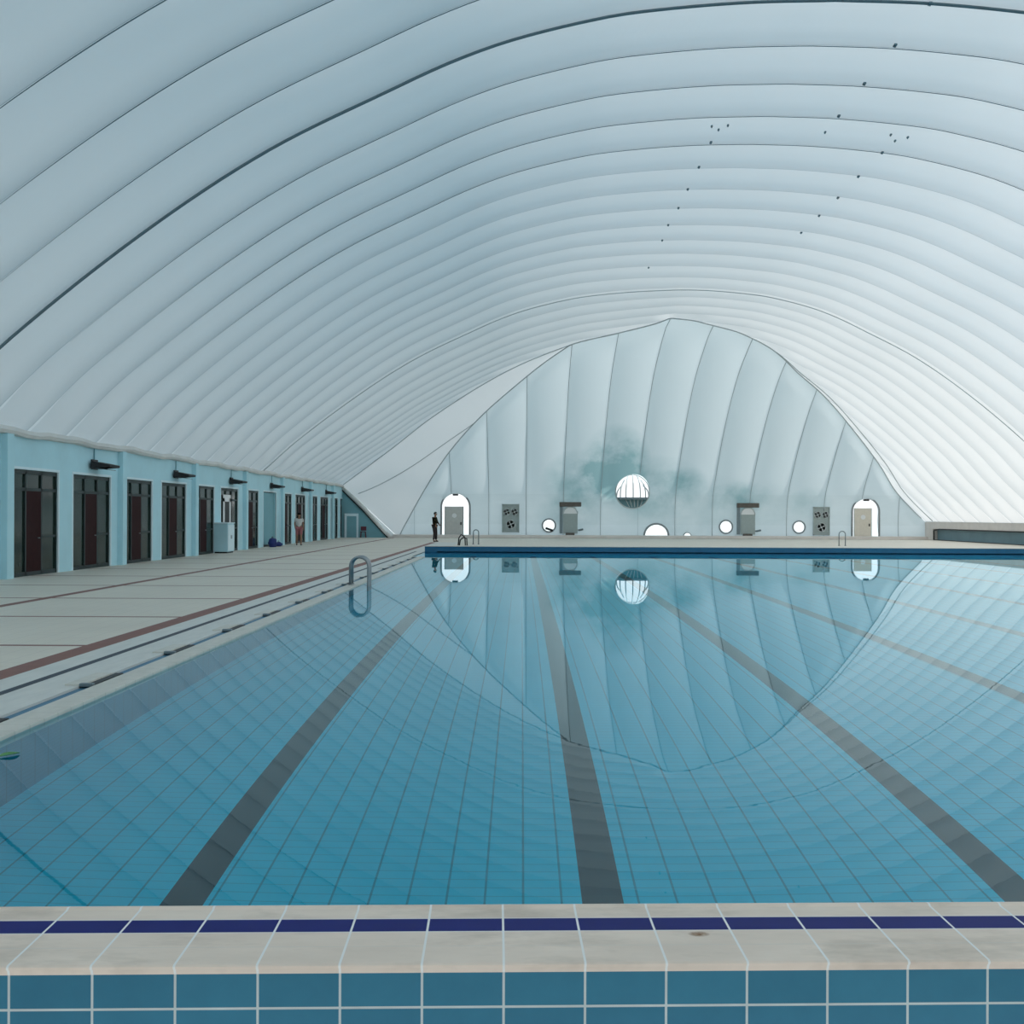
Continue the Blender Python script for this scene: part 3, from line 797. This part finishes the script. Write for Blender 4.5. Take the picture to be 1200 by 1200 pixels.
for a in (-70, -48, -25, 0, 25, 48, 70):
    s_ = math.sin(math.radians(a)); pts = []
    for q in range(13):
        u = q / 12 * math.pi / 2
        zz = bz - .45 + (br * math.cos(math.asin(s_)) + .45) * math.sin(u)
        pts.append((bx + br * s_ * (1 - .35 * math.sin(u)**3), YR - .5 * math.cos(u) * math.cos(math.radians(a)), zz))
    obj('rib', T(pts, .045, 6), M['grey_light'], r_, smooth_shade=True)
bm = prism_y(bmesh.new(), circ(bx, bz, br, 30, math.radians(200), math.radians(340)), YR - .02, YR + .02)
obj('lower_fabric', bm, plain('teal_fabric', (.16, .30, .33), .7, var=.3, scale=2), r_)
obj('sill_bar', B(bx - 1.0, bx + 1.0, YR - .5, YR + .02, bz - .58, bz - .42, .02), M['steel_dark'], r_)
for a in (-.6, -.25, .1, .45, .8):
    obj('brace', T([(bx + a * .9, YR - .08, bz - .5), (bx + a * .55 + .1, YR - .08, bz - 1.12)], .03, 6), M['grey_light'], r_)

# airlock doors
for nd, (cx, wdt, hgt, mat, lw) in enumerate(((-4.78, 1.95, 3.22, M['door_grey'], 1.32), (24.98, 1.85, 2.95, M['door_beige'], 1.25))):
    d = sroot('door_%d' % (16 + nd))
    ol = arch_outline(cx, 0, wdt + .12, hgt + .06)
    pts = [(x, YW - .02, z) for x, z in ol[1:]] + [(ol[0][0], YW - .02, 0)]
    obj('door_frame', T(pts, .065, 8), M['rim'], d, smooth_shade=True)
    obj('pane', pane_outline(arch_outline(cx, 0, wdt, hgt), YW + .02), M['clear'], d)
    off = -.10 if nd == 0 else -.22
    lh = 2.26
    bm = prism_y(bmesh.new(), [(cx + off - lw/2, .02), (cx + off + lw/2, .02), (cx + off + lw/2, lh), (cx + off - lw/2, lh)], YW - .07, YW - .02)
    lf = obj('door_leaf', bm, mat, d)
    bm = bmesh.new(); lathe_y(bm, [(.17, -.012), (.17, .0)], (cx + off + .02, YW - .07, 1.62)); obj('round_pane', bm, M['white'], lf)
    obj('leaf_frame', T([(cx + off - lw/2, YW - .05, .0), (cx + off - lw/2, YW - .05, lh), (cx + off + lw/2, YW - .05, lh), (cx + off + lw/2, YW - .05, .0)], .035, 6), M['rim'] if nd == 0 else M['grey_light'], lf)
    obj('handle', B(cx + off + lw/2 - .2, cx + off + lw/2 - .12, YW - .12, YW - .07, .95, 1.15, .01), M['black'], lf)
    obj('lamp', B(cx - .20, cx + .20, YW - .22, YW - .02, hgt - .16, hgt - .02, .03), M['black'], d, label='small black lamp above the doorway')

# fan grilles and duct hoods
def fan_grille(loc, w_, h_, label):
    t = thing('fan_grille', label, 'fan grille', loc, 0, 'grey fan grilles on the end wall')
    bm = bmesh.new()
    for a_ in ((-w_/2, -w_/2 + .06, 0, h_), (w_/2 - .06, w_/2, 0, h_), (-w_/2, w_/2, 0, .06), (-w_/2, w_/2, h_ - .06, h_)):
        box(bm, a_[0], a_[1], -.10, .02, a_[2], a_[3])
    obj('frame', bm, M['grey'], t)
    obj('back_panel', B(-w_/2 + .03, w_/2 - .03, -.03, .0, .03, h_ - .03), M['grey'], t)
    for (fx, fz, fr) in ((-.28, h_*.72, .26), (.28, h_*.72, .26), (0, h_*.28, .34)):
        bm = bmesh.new(); lathe_y(bm, [(fr, -.05), (fr, -.09), (fr*.85, -.09), (fr*.85, -.05)], (fx, 0, fz), 20)
        rg = obj('fan_ring', bm, M['grey_light'], t)
        bm = bmesh.new(); lathe_y(bm, [(fr*.22, -.04), (fr*.22, -.09)], (fx, 0, fz), 12)
        for q in range(4):
            a = q * math.pi/2 + .5
            v = [bm.verts.new((fx + math.cos(a)*fr*.15, -.05, fz + math.sin(a)*fr*.15)), bm.verts.new((fx + math.cos(a-.3)*fr*.8, -.075, fz + math.sin(a-.3)*fr*.8)), bm.verts.new((fx + math.cos(a+.35)*fr*.8, -.04, fz + math.sin(a+.35)*fr*.8))]
            bm.faces.new(v)
        obj('fan_blades', bm, M['grey_light'], rg)
    return t
YF = CAPY(1.5) - .03
fan_grille((-.78, YF, .42), 1.25, 2.05, 'square grey fan grille on the end wall between left airlock door and round window')
fan_grille((21.75, YF, .30), 1.20, 2.05, 'square grey fan grille on the end wall beside the right airlock door')
def duct(loc, label):
    t = thing('duct_hood', label, 'duct hood', loc, 0, 'arched duct hoods on the end wall')
    obj('header', B(-.80, .78, -.32, .0, 1.95, 2.28, .03), M['rust'], t)
    # arched duct mouth
    pts = [(-.52, 0), (.52, 0)] + [(.52*math.cos(math.pi*k/16), 1.42 + .52*math.sin(math.pi*k/16)) for k in range(17)]
    bm = prism_y(bmesh.new(), pts, -.16, .0); obj('duct_body', bm, M['grey'], t)
    obj('arch_rim', T([(x, -.17, z) for x, z in pts[2:]], .05, 8), M['grey_light'], t)
    pts2 = [(.46*math.cos(math.pi*k/16), 1.44 + .46*math.sin(math.pi*k/16)) for k in range(17)]
    bm = prism_y(bmesh.new(), pts2, -.18, -.16); obj('arch_light', bm, M['white'], t, label='pale half-round panel')
    obj('side_post', B(-.78, -.56, -.12, 0, .0, 1.95, .01), M['steel_dark'], t)
    obj('pipe', T([(.62, -.02, .25), (.62, -.22, .25), (.92, -.26, .32)], .07, 8), M['steel_dark'], t)
    obj('foot', B(-.35, .30, -.3, 0, -.12, .06, .02), M['rust'], t)
    return t
duct((3.55, YF - .02, .35), 'grey arched duct hood with dark header bar, left of the big round window')
duct((16.4, YF - .02, .33), 'grey arched duct hood with dark header bar, right of the big round window')

# curb along the end wall, right low wall
cb = obj('baseboard_end', B(-9.3, XR, YE - .55, YE - .12, FZ, .24, .03), M['curb'], kind='structure', label='low pinkish curb along the end wall')
# cut-outs for the doors are just steps in front of the doors
rw = sroot('wall_right', (XR, 0, 0))
bm = bmesh.new(); box(bm, 0, 1.6, YN, YE + .2, .80, 1.36, .04); obj('ledge', bm, M['curb'], rw)
bm = bmesh.new(); box(bm, .35, 1.6, YN, YE - .4, 0, .80); obj('blue_face', bm, plain('grey_blue_panel', (.20, .32, .37), .6, var=.15, scale=1), rw)
bm = bmesh.new(); box(bm, .0, .5, YE - 1.4, YE + .2, 0, .82, .03); obj('end_pier', bm, M['curb'], rw)
bm = bmesh.new(); tube(bm, [(.02, YE - 1.6, .0), (.02, YE - 1.6, .70), (.02, YE - 2.6, .80), (.02, YN, .80)], .045, 6); obj('seal_top', bm, M['black'], rw)
bm = bmesh.new(); tube(bm, [(.02, YE - 1.6, .03), (.02, YN, .03)], .04, 6); obj('seal_bottom', bm, M['black'], rw)

# ------------------------------------------------------------------ ladders and rails
def ladder(loc, rz, label, reach=.42, top=.64, dy=.28, steps=True, r=.034):
    t = thing('pool_ladder', label, 'pool ladder', loc, rz)
    for s in (-1, 1):
        y = s * dy / 2; R = reach / 2; pts = [(-reach, y, -.0)]
        for k in range(13):
            a = math.pi - math.pi * k / 12; pts.append((-reach/2 + R * math.cos(a), y, top - R + R * math.sin(a)))
        pts += [(0, y, -.02), (0, y, -1.2 if steps else 0)]
        obj('handrail', T(pts, r, 10), M['steel'], t, smooth_shade=True)
        if not steps or True: obj('flange', T([(-reach, y, 0), (-reach, y, .02)], .05, 12), M['steel'], t)
    if steps:
        for z in (-.3, -.6, -.9): obj('step', B(-.05, .05, -dy/2, dy/2, z - .02, z + .02, .008), M['steel'], t)
    return t
ladder((-3.53, 24.8, .03), 0, 'steel pool ladder arching over the left pool edge')
def rail(loc, rz, w_, h_, label, lean=0):
    t = thing('handrail_hoop', label, 'handrail', loc, rz, 'steel handrail hoops on the far deck')
    pts = [(-w_/2, 0, 0)]
    for k in range(11):
        a = math.pi - math.pi*k/10; pts.append((w_/2*math.cos(a), lean * .5, h_ - w_/2 + w_/2*math.sin(a)))
    pts.append((w_/2, lean, 0)); obj('hoop', T(pts, .028, 8), M['steel_dark'], t, smooth_shade=True)
    for s in (-1, 1): obj('flange', T([(s*w_/2, lean * (s > 0), 0), (s*w_/2, lean * (s > 0), .025)], .06, 12), M['steel_dark'], t)
    return t
rail((-2.55, 60, FZ), 0, .30, .82, 'slim steel handrail hoop on the far deck, right of the left airlock door')
rail((18.05, 60, FZ), 0, .36, .82, 'slim steel handrail hoop on the far deck beside the right airlock door')
t = thing('handrail_hoop', 'dark bent handrail on the far deck in front of left airlock door', 'handrail', (-3.2, 58, FZ), 0, 'steel handrail hoops on the far deck')
obj('hoop', T([(-.25, .3, 0), (-.2, .2, .4), (-.08, .1, .58), (.08, 0, .50), (.14, 0, .38), (.16, 0, 0)], .035, 8), M['black'], t, smooth_shade=True)
obj('hoop', T([(-.15, -.3, 0), (-.1, -.3, .3), (.05, -.3, .42), (.25, -.3, .38), (.27, -.3, 0)], .035, 8), M['black'], t, smooth_shade=True)

# ------------------------------------------------------------------ people
def skinmesh(name, joints, edges, mat, parent, sub=2, root=0):
    me = bpy.data.meshes.new(name); me.from_pydata([j[0] for j in joints], edges, [])
    o = bpy.data.objects.new(name, me); C.objects.link(o); o.parent = parent
    me.materials.append(mat)
    o.modifiers.new('skin', 'SKIN'); sv = me.skin_vertices[0].data
    for k, j in enumerate(joints):
        r = j[1]; sv[k].radius = (r, r) if not isinstance(r, tuple) else r; sv[k].use_root = (k == root)
    m = o.modifiers.new('sub', 'SUBSURF'); m.levels = sub; m.render_levels = sub
    o.modifiers['skin'].use_smooth_shade = True
    return o
def person(loc, rz, label, H, skin, shirt, pants, shoes, hair, pose, long_pants, long_sleeve):
    t = thing('person', label, 'person', loc, rz); k = H / 1.75
    hipL, hipR = (0, .10, .93), (0, -.10, .93)
    P = pose
    J = [((0, 0, .98), .125), ((.01, 0, 1.16), .115), ((.02, 0, 1.34), .135), ((.03, 0, 1.46), .075), ((.045, 0, 1.53), .05),
         ((.055, 0, 1.60), .075), ((.06, 0, 1.69), .088),
         (hipL, .092), (P['kL'], .060), (P['aL'], .042), (P['tL'], .035),
         (hipR, .092), (P['kR'], .060), (P['aR'], .042), (P['tR'], .035),
         ((.01, .185, 1.42), .052), (P['eL'], .040), (P['hL'], .028), 
         ((.01, -.185, 1.42), .052), (P['eR'], .040), (P['hR'], .028)]
    J = [((p[0]*k, p[1]*k, p[2]*k), r*k) for p, r in J]
    E = [(0, 1), (1, 2), (2, 3), (3, 4), (4, 5), (5, 6), (0, 7), (7, 8), (8, 9), (9, 10), (0, 11), (11, 12), (12, 13), (13, 14), (2, 15), (15, 16), (16, 17), (2, 18), (18, 19), (19, 20)]
    # fingers
    for hi, side in ((17, 1), (20, -1)):
        hx = Vector(J[hi][0]); ex = Vector(J[hi-1][0]); d = (hx - ex).normalized()
        lat = d.cross(Vector((0, 1, 0))).normalized()
        palm = len(J); J.append((tuple(hx + d * .06 * k), .026 * k)); E.append((hi, palm))
        for q in range(4):
            o_ = lat * (q - 1.5) * .019 * k; a_ = len(J)
            J.append((tuple(hx + d * .10 * k + o_), .009 * k)); J.append((tuple(hx + d * (.155 - .008 * abs(q - 1.3)) * k + o_ * 1.1 + Vector((.01, 0, 0))), .008 * k))
            E += [(palm, a_), (a_, a_ + 1)]
        a_ = len(J); J.append((tuple(hx + d * .05 * k - lat * .045 * k), .010 * k)); J.append((tuple(hx + d * .09 * k - lat * .055 * k), .009 * k)); E += [(hi, a_), (a_, a_ + 1)]
    body = skinmesh('body', J, E, skin, t)
    # face: nose, eyes, ears
    hd = Vector((.06*k, 0, 1.66*k))
    bm = bmesh.new(); bmesh.ops.create_icosphere(bm, subdivisions=2, radius=.016*k, matrix=Matrix.Translation(hd + Vector((.088*k, 0, -.01))) @ Matrix.Diagonal((1, .8, 1.5, 1)))
    obj('nose', bm, skin, body, smooth_shade=True)
    for s in (-1, 1):
        bm = bmesh.new(); bmesh.ops.create_icosphere(bm, subdivisions=2, radius=.02*k, matrix=Matrix.Translation(hd + Vector((-.005, s*.085*k, 0))) @ Matrix.Diagonal((.8, .5, 1.4, 1)))
        obj('ear', bm, skin, body, smooth_shade=True)
    for s in (-1, 1):
        bm = bmesh.new(); bmesh.ops.create_icosphere(bm, subdivisions=2, radius=.011*k, matrix=Matrix.Translation(hd + Vector((.082*k, s*.032*k, .015*k)))); obj('eye', bm, M['black'], body)
    bm = bmesh.new(); box(bm, .075*k, .084*k, -.022*k, .022*k, -.005, .005); bmesh.ops.translate(bm, verts=bm.verts, vec=hd + Vector((0, 0, -.05*k))); obj('mouth', bm, M['rust'], body)
    # hair: cap over the top and back of the head
    bm = bmesh.new(); bmesh.ops.create_icosphere(bm, subdivisions=3, radius=.108*k)
    bmesh.ops.delete(bm, geom=[v for v in bm.verts if v.co.x > .02*k + v.co.z * .9 and v.co.z < .06*k or v.co.z < -.06*k], context='VERTS')
    bmesh.ops.translate(bm, verts=bm.verts, vec=hd + Vector((-.008*k, 0, .02*k)))
    obj('hair', bm, hair, body, smooth_shade=True)
    g_ = lambda i, ex: (J[i][0], J[i][1] + ex)
    mid = lambda a, b, u, ex: (tuple(Vector(J[a][0]).lerp(Vector(J[b][0]), u)), lerp(J[a][1], J[b][1], u) + ex)
    ex = .022 * k
    sj = [g_(0, ex), g_(1, ex), g_(2, ex), mid(2, 3, .7, ex * .6), g_(15, ex), g_(18, ex)]
    se = [(0, 1), (1, 2), (2, 3), (2, 4), (2, 5)]
    u_ = 1.0 if long_sleeve else .55
    if long_sleeve:
        sj += [g_(16, ex), mid(16, 17, .9, ex * .8), g_(19, ex), mid(19, 20, .9, ex * .8)]; se += [(4, 6), (6, 7), (5, 8), (8, 9)]
    else:
        sj += [mid(15, 16, .6, ex), mid(18, 19, .6, ex)]; se += [(4, 6), (5, 7)]
    skinmesh('shirt', sj, se, shirt, body)
    pj = [((0, 0, 1.0*k), .135*k), g_(7, ex), g_(11, ex)]; pe = [(0, 1), (0, 2)]
    if long_pants:
        pj += [g_(8, ex), mid(8, 9, .93, ex), g_(12, ex), mid(12, 13, .93, ex)]; pe += [(1, 3), (3, 4), (2, 5), (5, 6)]
    else:
        pj += [mid(7, 8, .92, ex), mid(11, 12, .92, ex)]; pe += [(1, 3), (2, 4)]
    skinmesh('trousers' if long_pants else 'shorts', pj, pe, pants, body)
    for a_, b_ in ((9, 10), (13, 14)):
        A_, B_ = Vector(J[a_][0]), Vector(J[b_][0])
        skinmesh('shoe', [((A_.x - .03, A_.y, .045*k), .045*k), ((A_.x + .05, A_.y, .05*k), .045*k), ((B_.x + .02, B_.y, .035*k), .032*k)], [(0, 1), (1, 2)], shoes, body)
    return t
sk = plain('skin', (.30, .16, .10), .6)
walk = dict(kL=(.14, .10, .52), aL=(.16, .10, .09), tL=(.29, .11, .04), kR=(-.02, -.10, .50), aR=(-.22, -.10, .12), tR=(-.10, -.11, .04),
            eL=(-.08, .23, 1.17), hL=(.02, .24, .95), eR=(.06, -.23, 1.17), hR=(.20, -.22, 1.0))
stand = dict(kL=(.05, .12, .50), aL=(.02, .16, .09), tL=(.15, .18, .04), kR=(.05, -.12, .50), aR=(.0, -.15, .09), tR=(.13, -.17, .04),
             eL=(.06, .24, 1.17), hL=(.22, .16, 1.05), eR=(.04, -.24, 1.15), hR=(.16, -.20, .97))
person((-11.8, 56.6, FZ), math.radians(-75), 'person in white shirt and pink shorts walking beside the blue building', 1.70, sk,
       plain('white_shirt', (.62, .62, .60), .8), plain('pink_shorts', (.38, .14, .15), .8), M['black'], plain('dark_hair', (.012, .01, .009), .7), walk, False, False)
person((-5.3, 65.2, FZ), math.radians(-20), 'person in dark olive jacket and dark trousers standing at the pool corner', 1.80, sk,
       plain('dark_olive_jacket', (.012, .013, .007), .9, spec=.1), plain('dark_trousers', (.03, .022, .022), .8), M['black'], plain('black_hair', (.01, .01, .01), .7), stand, True, True)

# a small green leaf floating by the left edge
M['leaf_green'] = plain('leaf_green', (.10, .30, .10), .5)
bm = bmesh.new(); L = []
for k in range(9):
    u = k / 8; wv = .04 * math.sin(math.pi * u) ** .8 + .001
    L.append((bm.verts.new((u * .15, -wv, .004 + .01 * math.sin(3 * u))), bm.verts.new((u * .15, 0, .0)), bm.verts.new((u * .15, wv, .004 + .01 * math.sin(3 * u)))))
for a, b in zip(L, L[1:]):
    bm.faces.new((a[0], b[0], b[1], a[1])); bm.faces.new((a[1], b[1], b[2], a[2]))
o = obj('leaf', bm, M['leaf_green'], loc=(-3.55, 7.25, -.006)); o.rotation_euler = (0, 0, .9)
tag(o, 'small green leaf floating on the water at the left picture edge', 'leaf')

# ------------------------------------------------------------------ ground outside the dome
bm = bmesh.new(); G = 300
quad(bm, [(-G, YE + .4, -.02), (G, YE + .4, -.02), (G, G + 200, -.02), (-G, G + 200, -.02)])
quad(bm, [(XR + 1.6, -G, -.02), (G, -G, -.02), (G, YE + .4, -.02), (XR + 1.6, YE + .4, -.02)])
quad(bm, [(-G, -G, -.02), (XL - 6.1, -G, -.02), (XL - 6.1, YE + .4, -.02), (-G, YE + .4, -.02)])
quad(bm, [(XL - 6.1, -G, -.02), (XR + 1.6, -G, -.02), (XR + 1.6, YN, -.02), (XL - 6.1, YN, -.02)])
obj('ground', bm, M['concrete'], kind='structure')
